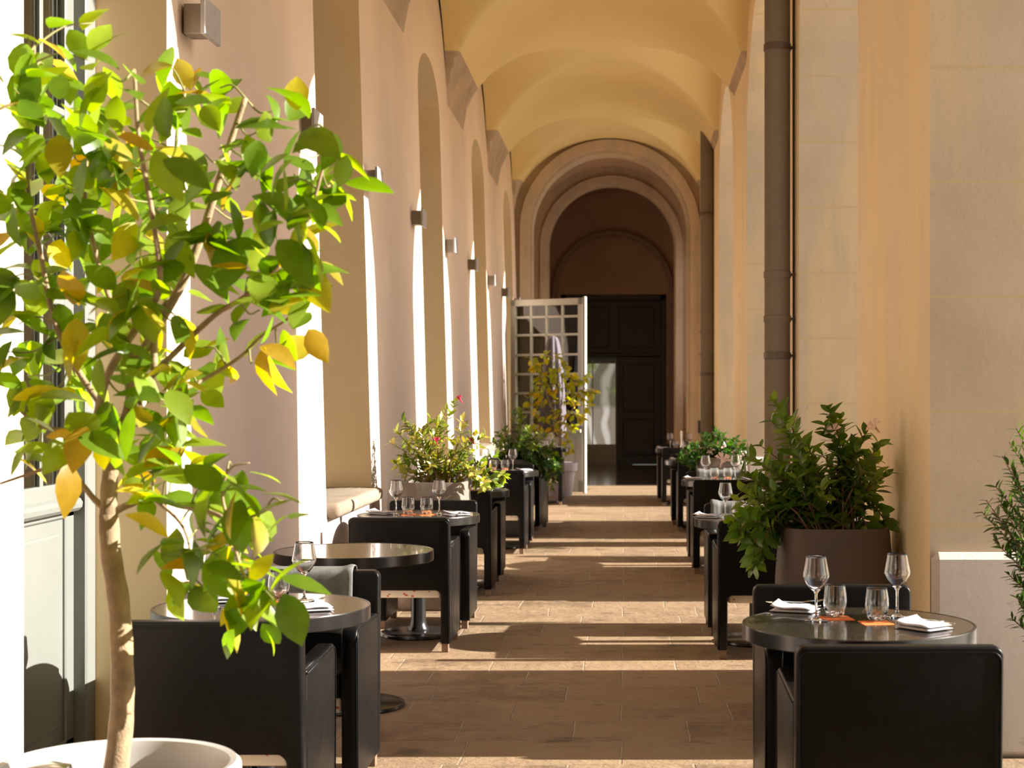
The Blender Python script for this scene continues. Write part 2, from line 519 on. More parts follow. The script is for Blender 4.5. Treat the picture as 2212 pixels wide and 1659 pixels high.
# groin vault
XC, HW = (XL+XR)/2, 1.5
def vz(x, y):
    u = min(1, abs(x-XC)/1.60)
    bx = 4.44+1.30*math.sqrt(max(0, 1-u*u))
    k = math.floor((y-P0)/BAY)
    yc = P0+BAY*(k+.5)
    v = abs(y-yc)/1.62
    by = 4.30+1.44*math.sqrt(max(0, 1-v*v)) if v < 1 else 0
    return max(bx, by)
bm = bmesh.new()
xs = [XC-1.6+3.2*i/72 for i in range(73)]
ys = [YB+(YE+.5-YB)*j/560 for j in range(561)]
grid = [[bm.verts.new((x, y, vz(x, y))) for x in xs] for y in ys]
for j in range(560):
    for i in range(72):
        bm.faces.new((grid[j][i], grid[j][i+1], grid[j+1][i+1], grid[j+1][i]))
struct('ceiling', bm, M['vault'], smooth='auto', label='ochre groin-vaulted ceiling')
bm = bmesh.new(); box(bm, XL-2.4, X2+.3, YB-.3, 34, 6.3, 6.5)
struct('ceiling_sun_block', bm, M['dark_room'])  # unseen slab added above the vault to block the sun

# floors
bm = bmesh.new(); box(bm, XL-TH+.01, X2+.5, YB, YE-.9, -.1, 0)
struct('floor', bm, M['floor'], label='worn stone slab floor')
bm = bmesh.new(); box(bm, -2.6, 2.4, YE-.9, 34, -.1, -.004)
struct('floor_hall', bm, M['hall_floor'], label='dark polished hall floor')
bm = bmesh.new(); box(bm, X2+.5, 60, -40, 70, -.12, -.02)
struct('floor_courtyard', bm, M['ground'])

# unseen wall added behind the camera to block sky light
bm = bmesh.new(); box(bm, XL-2.4, X2, YB-.2, YB, 0, 6.3)
struct('wall_back_added', bm, M['stone'])

# stone arches of the hall beyond
def yz_to_xz(bm):
    for v in bm.verts: v.co = Vector((v.co.y, v.co.x, v.co.z))
def arch_wall(name, Y, r, zs, thick, mat, band=None):
    bm = bmesh.new()
    pts = [(-2.6, 0), (XC-r, 0)]+spring_arc(XC, r, zs)+[(XC+r, 0), (2.4, 0), (2.4, 6.3), (-2.6, 6.3)]
    extrude_poly(bm, pts, Y, Y+thick); yz_to_xz(bm)
    return struct(name, bm, mat)
def arch_band(name, Y, r0, r1, zs, thick, mat, label):
    bm = bmesh.new()
    a = spring_arc(XC, r0, zs, 36); b = spring_arc(XC, r1, zs, 36)
    pts = [(XC-r1, 0)]+b+[(XC+r1, 0), (XC+r0, 0)]+a[::-1]+[(XC-r0, 0)]
    extrude_poly(bm, pts, Y-thick, Y); yz_to_xz(bm)
    return struct(name, bm, mat, label=label)
arch_wall('wall_arch_front', YE, 1.30, 4.20, .5, M['arch'])
arch_band('trim_11', YE, 1.34, 1.50, 4.22, .10, M['arch'], 'moulded stone arch where the gallery ends')
arch_wall('wall_arch_middle', 29.4, 1.18, 4.22, .5, M['arch'])
arch_band('trim_12', 29.4, 1.20, 1.33, 4.22, .08, M['arch'], 'second stone arch inside the dim hall')
M['arch_dark'] = plain('dark_arch_stone', (.30, .22, .15), .9)  # darker stone colour for the end arch band
arch_band('trim_13', 32.92, 1.16, 1.26, 3.62, .10, M['arch_dark'], 'dark stone arch around the end wall')
bm = bmesh.new()
extrude_poly(bm, [(-2.6, 0), (-1.33, 0), (-1.33, 3.55), (.85, 3.55), (.85, 0), (2.4, 0), (2.4, 6.3), (-2.6, 6.3)], 33.0, 33.3); yz_to_xz(bm)
struct('wall_end', bm, M['hall'])
bm = bmesh.new(); box(bm, XL-.35, XL-.15, YE+.5, 33.0, 0, 6.3); struct('wall_hall_left', bm, M['hall'])
bm = bmesh.new()
for q in ((YE+.5, 27.1, 0, 6.3), (29.1, 33.0, 0, 6.3), (27.1, 29.1, 0, 1.3), (27.1, 29.1, 4.4, 6.3)): box(bm, XR+.15, XR+.35, *q)  # gap between the pieces is an added opening that lets sun in
struct('wall_hall_right', bm, M['hall'])
bm = bmesh.new()
for i in range(32):
    a0, a1 = PI*i/32, PI*(i+1)/32
    f = [bm.verts.new((XC-1.66*math.cos(t), y, 4.1+1.62*math.sin(t))) for t, y in ((a0, YE+.4), (a1, YE+.4), (a1, 33.1), (a0, 33.1))]
    bm.faces.new(f)
bmesh.ops.remove_doubles(bm, verts=bm.verts, dist=1e-4)
struct('ceiling_hall', bm, M['hall'], smooth=True)

# ------------------------------------------------------------ doors
# door 1: French door in the near left opening
root = thing('door_1', None, None, (XL-.34, 4.58, 0)); root['kind'] = 'structure'; root['label'] = 'tall pale grey-green glazed French door'
Wd = 1.43
bm = bmesh.new()
for a, b in ((0, .10), (Wd-.10, Wd)): box(bm, -.04, .07, a, b, 0, 4.75, .008, 1)
obj('door_frame', bm, M['doorpaint'], root)
def leaf(parent, y0, y1, ztop, bars, nv, mat, zmid, thick=.022, name='door_leaf', pm='pane', mw=.014):
    bm = bmesh.new(); st = .085
    for a, b in ((y0, y0+st), (y1-st, y1)): box(bm, -thick, thick, a, b, .02, ztop, .006, 1)
    box(bm, -thick, thick, y0, y1, ztop-.10, ztop, .006, 1)
    box(bm, -thick, thick, y0, y1, .02, .20, .006, 1)
    box(bm, -thick, thick, y0, y1, zmid-.10, zmid+.03, .006, 1)
    box(bm, -thick*.4, thick*.4, y0+.02, y1-.02, .1, zmid)
    box(bm, -thick*.8, thick*.8, y0+st+.05, y1-st-.05, .25, zmid-.15, .012, 2)
    for z in bars: box(bm, -thick*.7, thick*.7, y0+.02, y1-.02, z-mw, z+mw, .004, 1)
    for k in range(1, nv):
        y = y0+st+(y1-y0-2*st)*k/nv
        box(bm, -thick*.7, thick*.7, y-mw, y+mw, zmid, ztop-.05, .004, 1)
    tube(bm, [(thick+.012, y0+.02, zmid-.05), (thick+.012, y1-.02, zmid-.05)], .028, 10)
    lf = obj(name, bm, mat, parent)
    bm = bmesh.new(); box(bm, -.003, .003, y0+.03, y1-.03, zmid, ztop-.06)
    obj('pane', bm, M[pm], lf)
    return lf
bm = bmesh.new()
cv = [[bm.verts.new((-.14+.02*math.sin(j*1.3), .12+1.2*j/60, z)) for z in (1.1, 4.55)] for j in range(61)]
for a, b in zip(cv, cv[1:]): bm.faces.new((a[0], b[0], b[1], a[1]))
obj('added_pane_backing', bm, M['added_pane_backing'], root, True)  # pale folded sheet added behind the panes to brighten the glass
leaf(root, .10, Wd/2, 4.6, (1.82, 2.52, 3.22, 3.92), 2, M['doorpaint'], 1.12)
leaf(root, Wd/2, Wd-.10, 4.6, (1.82, 2.52, 3.22, 3.92), 2, M['doorpaint'], 1.12)

# door 2: white glazed leaf standing open across the gallery end
p1 = Vector((-1.73, 24.0, 0)); p2 = Vector((-.615, 23.4, 0))
d = (p2-p1); L = d.length
root = thing('door_2', None, None, p1, math.atan2(d.y, d.x)-PI/2); root['kind'] = 'structure'
root['label'] = 'cream glazed door leaf standing open behind the small lemon tree'
leaf(root, 0, L, 2.91, (1.20, 1.49, 1.78, 2.07, 2.37, 2.64), 4, M['doorwhite'], .98, .03, pm='pane_dark', mw=.018)
bm = bmesh.new(); box(bm, -.05, .012, L-.004, L+.03, .0, 2.93, .006, 1)
obj('door_edge', bm, M['doorwhite'], root)

# door 3: dark maroon door with a glazed opening in it
root = thing('door_3', None, None, (-.24, 33.05, 0)); root['kind'] = 'structure'; root['label'] = 'very tall dark maroon panelled door at the far end'
bm = bmesh.new()
for a, b, c, d_ in ((-1.10, -.98, 0, 3.56), (.98, 1.10, 0, 3.56), (-1.10, 1.10, 3.44, 3.56)): box(bm, a, b, -.08, .1, c, d_, .01, 1)
obj('door_frame', bm, M['maroon'], root)
bm = bmesh.new()
box(bm, -1.0, 1.0, 0, .06, 2.25, 3.46, .006, 1); box(bm, .06, 1.0, 0, .06, 0, 2.28, .006, 1); box(bm, -1.0, -.80, 0, .06, 0, 2.28)
for (a, b, c, d_) in ((.2, .85, .2, .95), (.2, .85, 1.1, 2.1), (-.85, -.1, 2.45, 3.3), (.1, .85, 2.45, 3.3)):
    box(bm, a, b, -.02, .02, c, d_, .015, 2)
box(bm, -1.0, 1.0, -.035, .02, 2.27, 2.34, .01, 1)
obj('door_panel', bm, M['maroon'], root)
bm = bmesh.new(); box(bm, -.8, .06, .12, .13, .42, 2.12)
obj('glass_pane', bm, M['painted_reflection'], root)  # pane carries the painted, faintly glowing reflection
bm = bmesh.new(); box(bm, -.8, .06, .12, .16, 0, .42); 
for x in (-.79, -.44, .05): box(bm, x-.012, x+.012, .09, .14, 0, 2.2)
obj('glass_frame', bm, M['doorwhite'], root)
bm = bmesh.new(); box(bm, -1.3, .4, .3, .35, 0, 3.4); obj('backing', bm, M['dark_room'], root)

# ------------------------------------------------------------ wall lamps
bm = bmesh.new(); box(bm, 0, .085, -.055, .055, -.06, .06, .004, 1)
lt = thing('wall_lamp', '', 'wall lamp', (0, 0, 0), 0, 'square metal lamps along the left wall')
obj('lamp_body', bm, M['lampbody'], lt)
bm = bmesh.new(); box(bm, .085, .105, -.12, .12, -.075, .075, .004, 1); obj('front_plate', bm, M['lamp'], lt)
lampY = [6.30, 8.72, 10.93, 13.35, 15.85, 18.15, 20.7, 23.1, 25.6]
ords = ['nearest square metal wall lamp, high above the near lemon tree', 'second nearest square wall lamp, just before the first window recess',
        'third square wall lamp, just past the first window recess', 'fourth square wall lamp, before the second window recess',
        'fifth square wall lamp, past the second window recess', 'sixth square wall lamp, before the third window recess',
        'seventh square wall lamp, past the third window recess', 'second farthest square wall lamp on the left wall',
        'farthest square wall lamp, nearest the open cream door']
for i, y in enumerate(lampY):
    loc = (XL+batter(y, 2.96)+.001, y, 2.97)
    if i == 0:
        lt.location = loc; lt['label'] = ords[0]
    else: dup(lt, loc, 0, ords[i])

# ------------------------------------------------------------ drain pipes
def pipe(x, y, label, rad=.094):
    t = thing('drain_pipe', label, 'pipe', (x, y, 0), 0, 'painted drain pipes on the right piers')
    bm = bmesh.new(); tube(bm, [(0, 0, 0), (0, 0, 5.9)], rad, 28)
    o = obj('pipe_shaft', bm, M['pipe'], t, 'auto')
    for z in (1.76, 2.03, 2.355, 4.02):
        bm = bmesh.new(); lathe(bm, [(rad, z-.025), (rad+.007, z-.022), (rad+.007, z+.022), (rad, z+.025)], 28, cap0=False, cap1=False)
        box(bm, rad, XR-x+.02, -.008, .008, z-.01, z+.01)
        bmesh.ops.recalc_face_normals(bm, faces=bm.faces)
        obj('pipe_bracket', bm, M['pipe_dark'] if z in (1.76, 4.02) else M['pipe'], t, 'auto')
    bm = bmesh.new(); tube(bm, [(rad+.03, .05, 0), (rad+.03, .05, 5.6)], .008, 8); obj('cable', bm, M['pipe_dark'], t)
    return t
pipe(1.118, 11.55, 'near thick taupe drain pipe running up the right pier')
pipe(1.155, 22.15, 'far thinner-looking taupe drain pipe cut off by the vault')

bm = bmesh.new(); box(bm, -.06, .06, -.09, .09, -.10, .10, .01, 2); tube(bm, [(0, 0, -.1), (0, 0, -.14)], .03, 10)
tag(obj('wall_box', bm, M['iron'], None, loc=(XR-.062, 24.4, .97)), 'small black box fixed low on the far right pier', 'box')

# ------------------------------------------------------------ armchairs
def rrect(w0, w1, z0, z1, r, n=6, bottom=False):
    pts = []
    pts.append((w0, z0)); 
    pts = [(w1, z0)]
    for k in range(n+1):
        a = PI/2*k/n; pts.append((w1-r+r*math.cos(a), z1-r+r*math.sin(a)))
    for k in range(n+1):
        a = PI/2+PI/2*k/n; pts.append((w0+r+r*math.cos(a), z1-r+r*math.sin(a)))
    pts.append((w0, z0))
    return pts
def bevel_all(bm, off, seg=2, ang=40):
    es = [e for e in bm.edges if len(e.link_faces) == 2 and e.calc_face_angle(0) > math.radians(ang)]
    bmesh.ops.bevel(bm, geom=es, offset=off, segments=seg, affect='EDGES', profile=.5)
def poly_solid(pts3a, pts3b, bm):
    a = [bm.verts.new(p) for p in pts3a]; b = [bm.verts.new(p) for p in pts3b]
    q1 = bm.faces.new(a); q2 = bm.faces.new(b[::-1]); n = len(a); q1.normal_update(); q2.normal_update()
    for i in range(n):
        j = (i+1) % n; bm.faces.new((a[j], a[i], b[i], b[j]))
CW, CD, CH = .29, .54, .775
def make_chair():
    t = thing('armchair', '', 'armchair', (0, 0, 0), 0, 'black leather armchairs at the cafe tables')
    # back: inverted U outline seen from behind, slightly raked
    bm = bmesh.new()
    o = rrect(-CW, CW, .05, CH, .028)
    leg = .055; zu = .355
    pts = o+[(-CW+leg, .05), (-CW+leg, zu-.02), (-CW+leg+.02, zu), (CW-leg-.02, zu), (CW-leg, zu-.02), (CW-leg, .05)]
    def yb(z): return -.035*max(0, (z-.3)/.5)
    # build as quads grid pieces is overkill: ngon extrude
    poly_solid([(x, yb(z), z) for x, z in pts], [(x, yb(z)+.06, z) for x, z in pts], bm)
    bmesh.ops.recalc_face_normals(bm, faces=bm.faces)
    bevel_all(bm, .009, 3)
    obj('backrest', bm, M['leather'], t, 'auto')
    # piping seam round the rear edge
    bm = bmesh.new()
    seam = [(x*.972, yb(z)-.001, z-.016 if z > .6 else z) for x, z in o]
    tube(bm, seam, .0028, 6)
    obj('piping', bm, M['leather'], t, True)
    for s in (-1, 1):
        bm = bmesh.new()
        x0, x1 = (CW-.06, CW) if s > 0 else (-CW, -CW+.06)
        r = .045
        pr = [(.055, .05), (.055, .612)]
        for k in range(7):
            a = PI/2-PI/2*k/6; pr.append((CD-r+r*math.cos(a), .625-r+r*math.sin(a)))
        pr += [(CD-.012, .05)]
        poly_solid([(x0, y, z) for y, z in pr], [(x1, y, z) for y, z in pr], bm)
        bmesh.ops.recalc_face_normals(bm, faces=bm.faces)
        bevel_all(bm, .010, 3)
        sp = obj('side_panel', bm, M['leather'], t, 'auto')
        bm = bmesh.new(); xx = x1+.0005 if s > 0 else x0-.0005
        tube(bm, [(xx, y, z-.012 if z > .3 else z) for y, z in pr[1:]], .0026, 6)
        obj('piping', bm, M['leather'], sp, True)
        for yy in (.03, CD-.04):
            bm = bmesh.new(); xm = (x0+x1)/2
            box(bm, xm-.02, xm+.02, yy-.02, yy+.02, 0, .055, .003, 1)
            obj('foot', bm, M['wood_foot'], t)
    bm = bmesh.new(); box(bm, -CW+.06, CW-.06, .06, CD-.02, .36, .45, .025, 4)
    obj('seat_cushion', bm, M['leather'], t, 'auto')
    bm = bmesh.new(); box(bm, -CW+.062, CW-.062, .062, CD-.03, .305, .36, .01, 2)
    tag(obj('seat_liner', bm, M['liner'], t), 'white fabric liner with small red marks')
    return t
chair0 = make_chair()
used = [False]
def chair(x, y, rz, label):
    if not used[0]:
        used[0] = True
        chair0.location = (x, y, 0); chair0.rotation_euler.z = rz; chair0['label'] = label; return chair0
    return dup(chair0, (x, y, 0), rz, label)

# ------------------------------------------------------------ round tables
TR = .375
def make_table():
    t = thing('round_table', '', 'table', (0, 0, 0), 0, 'round pedestal tables of the terrace')
    bm = bmesh.new()
    lathe(bm, [(TR-.012, .690), (TR-.003, .690), (TR-.001, .6905), (TR, .692), (TR, .694), (TR, .735), (TR, .737), (TR-.001, .7395), (TR-.003, .740), (TR-.0075, .740), (TR-.0085, .7385), (TR-.012, .7385)], 96, cap1=False)
    obj('table_edge', bm, M['rim'], t, 'auto')
    bm = bmesh.new(); lathe(bm, [(TR-.012, .72), (TR-.012, .7388)], 96, cap0=True)
    obj('tabletop', bm, M['top'], t, 'auto')
    bm = bmesh.new()
    lathe(bm, [(.062, .02), (.066, .03), (.062, .045), (.052, .06), (.046, .09), (.044, .30), (.044, .64), (.07, .69)], 32)
    obj('column', bm, M['iron'], t, 'auto')
    bm = bmesh.new(); lathe(bm, [(.235, 0), (.24, .006), (.238, .018), (.225, .023), (.06, .028)], 64)
    obj('base', bm, M['iron'], t, 'auto')
    return t
table0 = make_table(); tused = [False]
def table(x, y, label):
    if not tused[0]:
        tused[0] = True; table0.location = (x, y, 0); table0['label'] = label; return table0
    return dup(table0, (x, y, 0), random.random()*6, label)
random.seed(5)

# ------------------------------------------------------------ blanket
def blanket(x, y, facing, label, w0=-.27, w1=.22, front=.24, back=.3):
    """over the chair back top. local y of back -.035..+.025"""
    t = []
    prof = []
    yo, yi = -.052, .044
    if True:
        zt = CH+.014
        for k in range(9): prof.append((yo, zt-.03-back*(1-k/8)))
        for k in range(1, 8):
            a = PI-PI*k/8; prof.append(((yo+yi)/2+(yi-yo)/2*math.cos(a), zt-.03+.028*math.sin(a)))
        for k in range(9): prof.append((yi, zt-.03-front*k/8))
    bm = bmesh.new(); nx = 26; rows = []
    for j, (py_, pz) in enumerate(prof):
        row = []
        for i in range(nx+1):
            u = i/nx; xx = w0+(w1-w0)*u
            drop = max(0, (CH-.03)-pz)
            sgn = -1 if py_ < -.01 else 1
            wave = .010*math.sin(u*17+1)*min(1, drop*6)+.006*math.sin(u*39)*min(1, drop*5)
            roll = .022*math.exp(-((u-.95)/.05)**2)+.014*math.exp(-((u-.86)/.04)**2)+.018*math.exp(-((u-.03)/.04)**2)
            row.append(bm.verts.new((xx+.012*drop*math.sin(pz*30), py_+sgn*(abs(wave)+roll*.8)*(1 if abs(py_) > .03 else .4), pz+(roll*.6 if drop < .03 else 0)+.012*math.sin(u*5)*(drop > .2))))
        rows.append(row)
    for a, b in zip(rows, rows[1:]):
        for i in range(nx): bm.faces.new((a[i], a[i+1], b[i+1], b[i]))
    o = obj('blanket', bm, M['blanket'], None, True, loc=(x, y, 0), rotz=facing)
    sm = o.modifiers.new('s', 'SOLIDIFY'); sm.thickness = .007; sm.offset = 0
    ss = o.modifiers.new('sub', 'SUBSURF'); ss.levels = 1; ss.render_levels = 1
    tag(o, label, 'blanket', 'grey fleece blankets over chair backs')
    return o

# ------------------------------------------------------------ tableware
ZT = .7388
def glass_mesh():
    bm = bmesh.new()
    prof = [(.0005, .003), (.034, .0025), (.0365, .001), (.036, .004), (.018, .0065), (.006, .014), (.0042, .03), (.0038, .06), (.0042, .088), (.008, .096),
            (.019, .106), (.032, .122), (.0415, .140), (.0435, .148), (.042, .158), (.038, .178), (.0335, .205), (.0325, .212), (.0318, .2125), (.0322, .208), (.0365, .178), (.0405, .157), (.042, .148), (.040, .141), (.031, .124), (.018, .109), (.004, .100), (.0004, .0995)]
    lathe(bm, prof, 40, cap0=False, cap1=False)
    me = bpy.data.meshes.new('wine_glass'); bmesh.ops.recalc_face_normals(bm, faces=bm.faces); bm.to_mesh(me); bm.free()
    for p in me.polygons: p.use_smooth = True
    me.materials.append(M['glass']); return me
def tumbler_mesh():
    bm = bmesh.new()
    prof = [(.0005, .001), (.022, .001), (.026, .003), (.0315, .014), (.0375, .034), (.0395, .052), (.038, .075), (.034, .100), (.0328, .107), (.0318, .1072), (.0325, .102), (.0365, .075), (.0380, .052), (.036, .034), (.029, .017), (.022, .012), (.0005, .012)]
    n = 40; rings = []
    for r, z in prof:
        ring = []
        for i in range(n):
            a = 2*PI*i/n; k = 1+(.035*math.cos(a*6) if z < .05 else 0)*(1 if r < .035 else .4)
            dz = .004*math.cos(a*6) if .009 < z < .02 and r > .01 else 0
            ring.append(bm.verts.new((r*k*math.cos(a), r*k*math.sin(a), z+dz)))
        rings.append(ring)
    for a, b in zip(rings, rings[1:]):
        for i in range(n): bm.faces.new((a[i], a[(i+1) % n], b[(i+1) % n], b[i]))
    me = bpy.data.meshes.new('tumbler'); bmesh.ops.recalc_face_normals(bm, faces=bm.faces); bm.to_mesh(me); bm.free()
    for p in me.polygons: p.use_smooth = True
    me.materials.append(M['glass']); return me
def napkin_mesh():
    bm = bmesh.new()
    # three soft folded layers
    for k, (w_, d_, z) in enumerate(((.076, .060, .0), (.074, .058, .0105))):
        nx, ny = 12, 8
        top = [[None]*(ny+1) for _ in range(nx+1)]; bot = [[None]*(ny+1) for _ in range(nx+1)]
        for i in range(nx+1):
            for j in range(ny+1):
                u, v = i/nx*2-1, j/ny*2-1
                e = (1-max(abs(u), abs(v))**6)
                lift = (.016*max(0, -u)**3*(.7+.3*v)+.0015*math.sin(u*4))*(k > 0)
                x, y = u*w_/1.0*(1-.02*k), v*d_
                top[i][j] = bm.verts.new((x, y, z+lift+.005+.0055*e))
                bot[i][j] = bm.verts.new((x, y, z+lift*.9+.005-.0049*e))
        for i in range(nx):
            for j in range(ny):
                bm.faces.new((top[i][j], top[i+1][j], top[i+1][j+1], top[i][j+1]))
                bm.faces.new((bot[i][j+1], bot[i+1][j+1], bot[i+1][j], bot[i][j]))
    bmesh.ops.remove_doubles(bm, verts=bm.verts, dist=.0009)
    me = bpy.data.meshes.new('napkin'); bmesh.ops.recalc_face_normals(bm, faces=bm.faces); bm.to_mesh(me); bm.free()
    for p in me.polygons: p.use_smooth = True
    me.materials.append(M['napkin']); return me
def flatbar(bm, pts, widths, th):
    # pts in x,z ; width in y
    top = []; 
    ra = []
    for (x, z), w_ in zip(pts, widths):
        ra.append([bm.verts.new((x, -w_, z)), bm.verts.new((x, w_, z)), bm.verts.new((x, w_*.9, z+th)), bm.verts.new((x, -w_*.9, z+th))])
    for a, b in zip(ra, ra[1:]):
        for i in range(4): bm.faces.new((a[i], a[(i+1) % 4], b[(i+1) % 4], b[i]))
    bm.faces.new(ra[0]); bm.faces.new(ra[-1][::-1])
def fork_mesh():
    bm = bmesh.new()
    flatbar(bm, [(-.095, .004), (-.06, .006), (-.02, .002), (.02, .0), (.045, .004), (.055, .004)], [.008, .006, .0035, .003, .010, .011], .0025)
    for q in range(4):
        y = -.0085+.00567*q
        tube(bm, [(.052, y, .005), (.075, y, .002), (.098, y, .008)], [.0016, .0015, .0008], 6)
    me = bpy.data.meshes.new('fork'); bmesh.ops.recalc_face_normals(bm, faces=bm.faces); bm.to_mesh(me); bm.free()
    me.materials.append(M['steel']); return me
def knife_mesh():
    bm = bmesh.new()
    flatbar(bm, [(-.10, .001), (-.06, .002), (-.005, .002), (.005, .001), (.05, .001), (.09, .001), (.105, .001)], [.007, .0065, .0045, .008, .010, .008, .001], .003)
    me = bpy.data.meshes.new('knife'); bmesh.ops.recalc_face_normals(bm, faces=bm.faces); bm.to_mesh(me); bm.free()
    me.materials.append(M['steel']); return me
def coaster_mesh():
    bm = bmesh.new(); box(bm, -.050, .050, -.050, .050, 0, .0012)
    for e in (-1, 1):
        box(bm, -.043, .043, e*.042-.001, e*.042+.001, .0012, .0016); box(bm, e*.042-.001, e*.042+.001, -.043, .043, .0012, .0016)
    me = bpy.data.meshes.new('paper_coaster'); bm.to_mesh(me); bm.free(); me.materials.append(M['orange']); return me
ME = dict(wine_glass=glass_mesh(), tumbler=tumbler_mesh(), napkin=napkin_mesh(), fork=fork_mesh(), knife=knife_mesh(), paper_coaster=coaster_mesh())
CAT = dict(wine_glass='wine glass', tumbler='tumbler', napkin='napkin', fork='fork', knife='knife', paper_coaster='coaster')
GRP = dict(wine_glass='wine glasses on the tables', tumbler='tumblers on the tables', napkin='folded white napkins', fork='forks on the napkins', knife='knives on the napkins', paper_coaster='orange paper coasters')
def ware(kind, x, y, z, rz, label, tilt=0):
    o = bpy.data.objects.new(kind, ME[kind]); col.objects.link(o)
    o.location = (x, y, z); o.rotation_euler = (0, tilt, rz)
    tag(o, label, CAT[kind], GRP[kind]); return o
def ware_px(kind, px, py, rz, label, z=ZT, tilt=0, dz=0):
    Y = (H-z)*F/(py-CY)
    return ware(kind, (px-CX)*Y/F, Y, z+dz, rz, label, tilt)

# ------------------------------------------------------------ the two rows of tables
# left row ----------------------------------------------------
chair(-1.29, 4.90, 0, 'nearest left armchair, its back to us behind the lemon tree trunk')
chair(-1.27, 6.30, PI, 'left armchair facing us with the grey blanket over its back')
table(-1.268, 5.50, 'nearest left round table, partly behind hanging lemon leaves')
blanket(-1.27, 6.30, PI, 'grey fleece blanket over the left armchair back in the foreground', -.19, .27, .24, .30)
table(-1.284, 7.46, 'bare left round table with nothing set on it')
chair(-1.29, 9.0, 0, 'left armchair seen from behind with its white liner showing below')
table(-1.27, 9.68, 'left round table behind the armchair, in front of the taupe planter')
chair(-1.27, 10.44, PI, 'left armchair facing us directly in front of the taupe planter')
chair(-1.265, 11.5, 0, 'left armchair seen from behind just past the taupe planter')
table(-1.27, 12.17, 'left round table just past the taupe planter')
chair(-1.27, 12.92, PI, 'left armchair facing us at the table past the taupe planter')
chair(-1.215, 14.54, 0, 'left armchair seen from behind in front of the dark grey planter')
table(-1.21, 15.2, 'left round table in front of the dark grey planter')
chair(-1.21, 15.9, PI, 'left armchair facing us against the dark grey planter')
chair(-1.21, 17.05, -.12, 'left armchair seen from behind, just beyond the dark grey planter')
table(-1.20, 17.7, 'left round table beyond the dark grey planter, half hidden by foliage')
chair(-1.19, 18.4, PI, 'left armchair facing us beyond the dark grey planter')
chair(-1.12, 20.9, 0, 'farthest left armchair, in front of the pale lavender pot')
table(-1.14, 21.55, 'farthest left round table, near the small lemon tree')
# right row ---------------------------------------------------
chair(.768, 4.42, 0, 'nearest right armchair filling the corner, its back to us')
table(.755, 5.09, 'nearest right round table with glasses on orange coasters')
chair(.763, 5.82, PI, 'right armchair facing us behind the nearest set table')
chair(.806, 8.77, 0, 'right armchair seen from behind beside the brown planter')
table(.79, 9.42, 'right round table just past the brown planter')
chair(.80, 10.15, PI, 'right armchair with grey blanket, hidden by the brown planter shrub')
blanket(.80, 10.15, PI, 'grey fleece blanket on the chair behind the brown planter shrub', -.05, .25, .22, .25)
chair(.85, 12.94, 0, 'right armchair seen from behind, third table from the camera')
table(.863, 13.6, 'third right round table, with a blanket draped chair behind')
chair(.85, 14.35, PI, 'right armchair facing us with a blanket, before the far planter')
blanket(.85, 14.35, PI, 'grey fleece blanket on the chair before the far right planter', -.24, .20, .2, .25)
chair(.86, 16.94, 0, 'right armchair seen from behind just beyond the far planter')
table(.82, 17.6, 'right round table just beyond the far planter')
chair(.82, 18.35, PI, 'right armchair facing us beyond the far planter')
chair(.78, 20.7, 0, 'farthest right armchair seen from behind near the maroon door')
table(.79, 21.36, 'farthest right round table with a steel pepper mill')
chair(.74, 22.1, PI, 'farthest right armchair facing us by the hall entrance')

# nearest right table, traced
ware_px('wine_glass', 1763, 1342, 0, 'left wine glass on the nearest right table')
ware_px('wine_glass', 1938, 1334, 0, 'right wine glass on the nearest right table')
ware_px('paper_coaster', 1807, 1336, .12, 'left orange coaster on the nearest right table')
ware_px('paper_coaster', 1893, 1346, .10, 'right orange coaster on the nearest right table')
ware_px('tumbler', 1804, 1333, .2, 'left tumbler on the nearest right table', dz=.0016)
ware_px('tumbler', 1894, 1341, .5, 'right tumbler on the nearest right table', dz=.0016)
ware_px('napkin', 1717, 1320, -.35, 'folded napkin at the left of the nearest right table')
ware_px('fork', 1722, 1312, .25, 'fork on the left napkin of the nearest right table', dz=.0165)
ware_px('knife', 1714, 1316, 2.6, 'knife on the left napkin of the nearest right table', dz=.0165)
ware_px('napkin', 1992, 1358, -.9, 'folded napkin at the right of the nearest right table')
ware_px('fork', 1985, 1350, 2.25, 'fork on the right napkin of the nearest right table', dz=.0165)
ware_px('knife', 2004, 1352, -.85, 'knife on the right napkin of the nearest right table', dz=.0165)
# nearest left table
ware_px('wine_glass', 657, 1299, 0, 'wine glass standing before the draped blanket')
ware_px('wine_glass', 463, 1315, 0, 'wine glass hidden behind hanging lemon leaves')
ware_px('tumbler', 603, 1296, 0, 'tumbler right of the hanging lemon leaves')
ware_px('tumbler', 530, 1308, 0, 'tumbler behind the hanging lemon leaves')
ware_px('paper_coaster', 604, 1299, .3, 'orange coaster right of the hanging lemon leaves')
ware_px('napkin', 668, 1318, .35, 'folded napkin beside the wine glass on the nearest left table')
ware_px('fork', 655, 1311, .9, 'fork on the napkin of the nearest left table', dz=.0165)
ware_px('napkin', 462, 1300, .3, 'folded napkin behind the hanging lemon leaves')
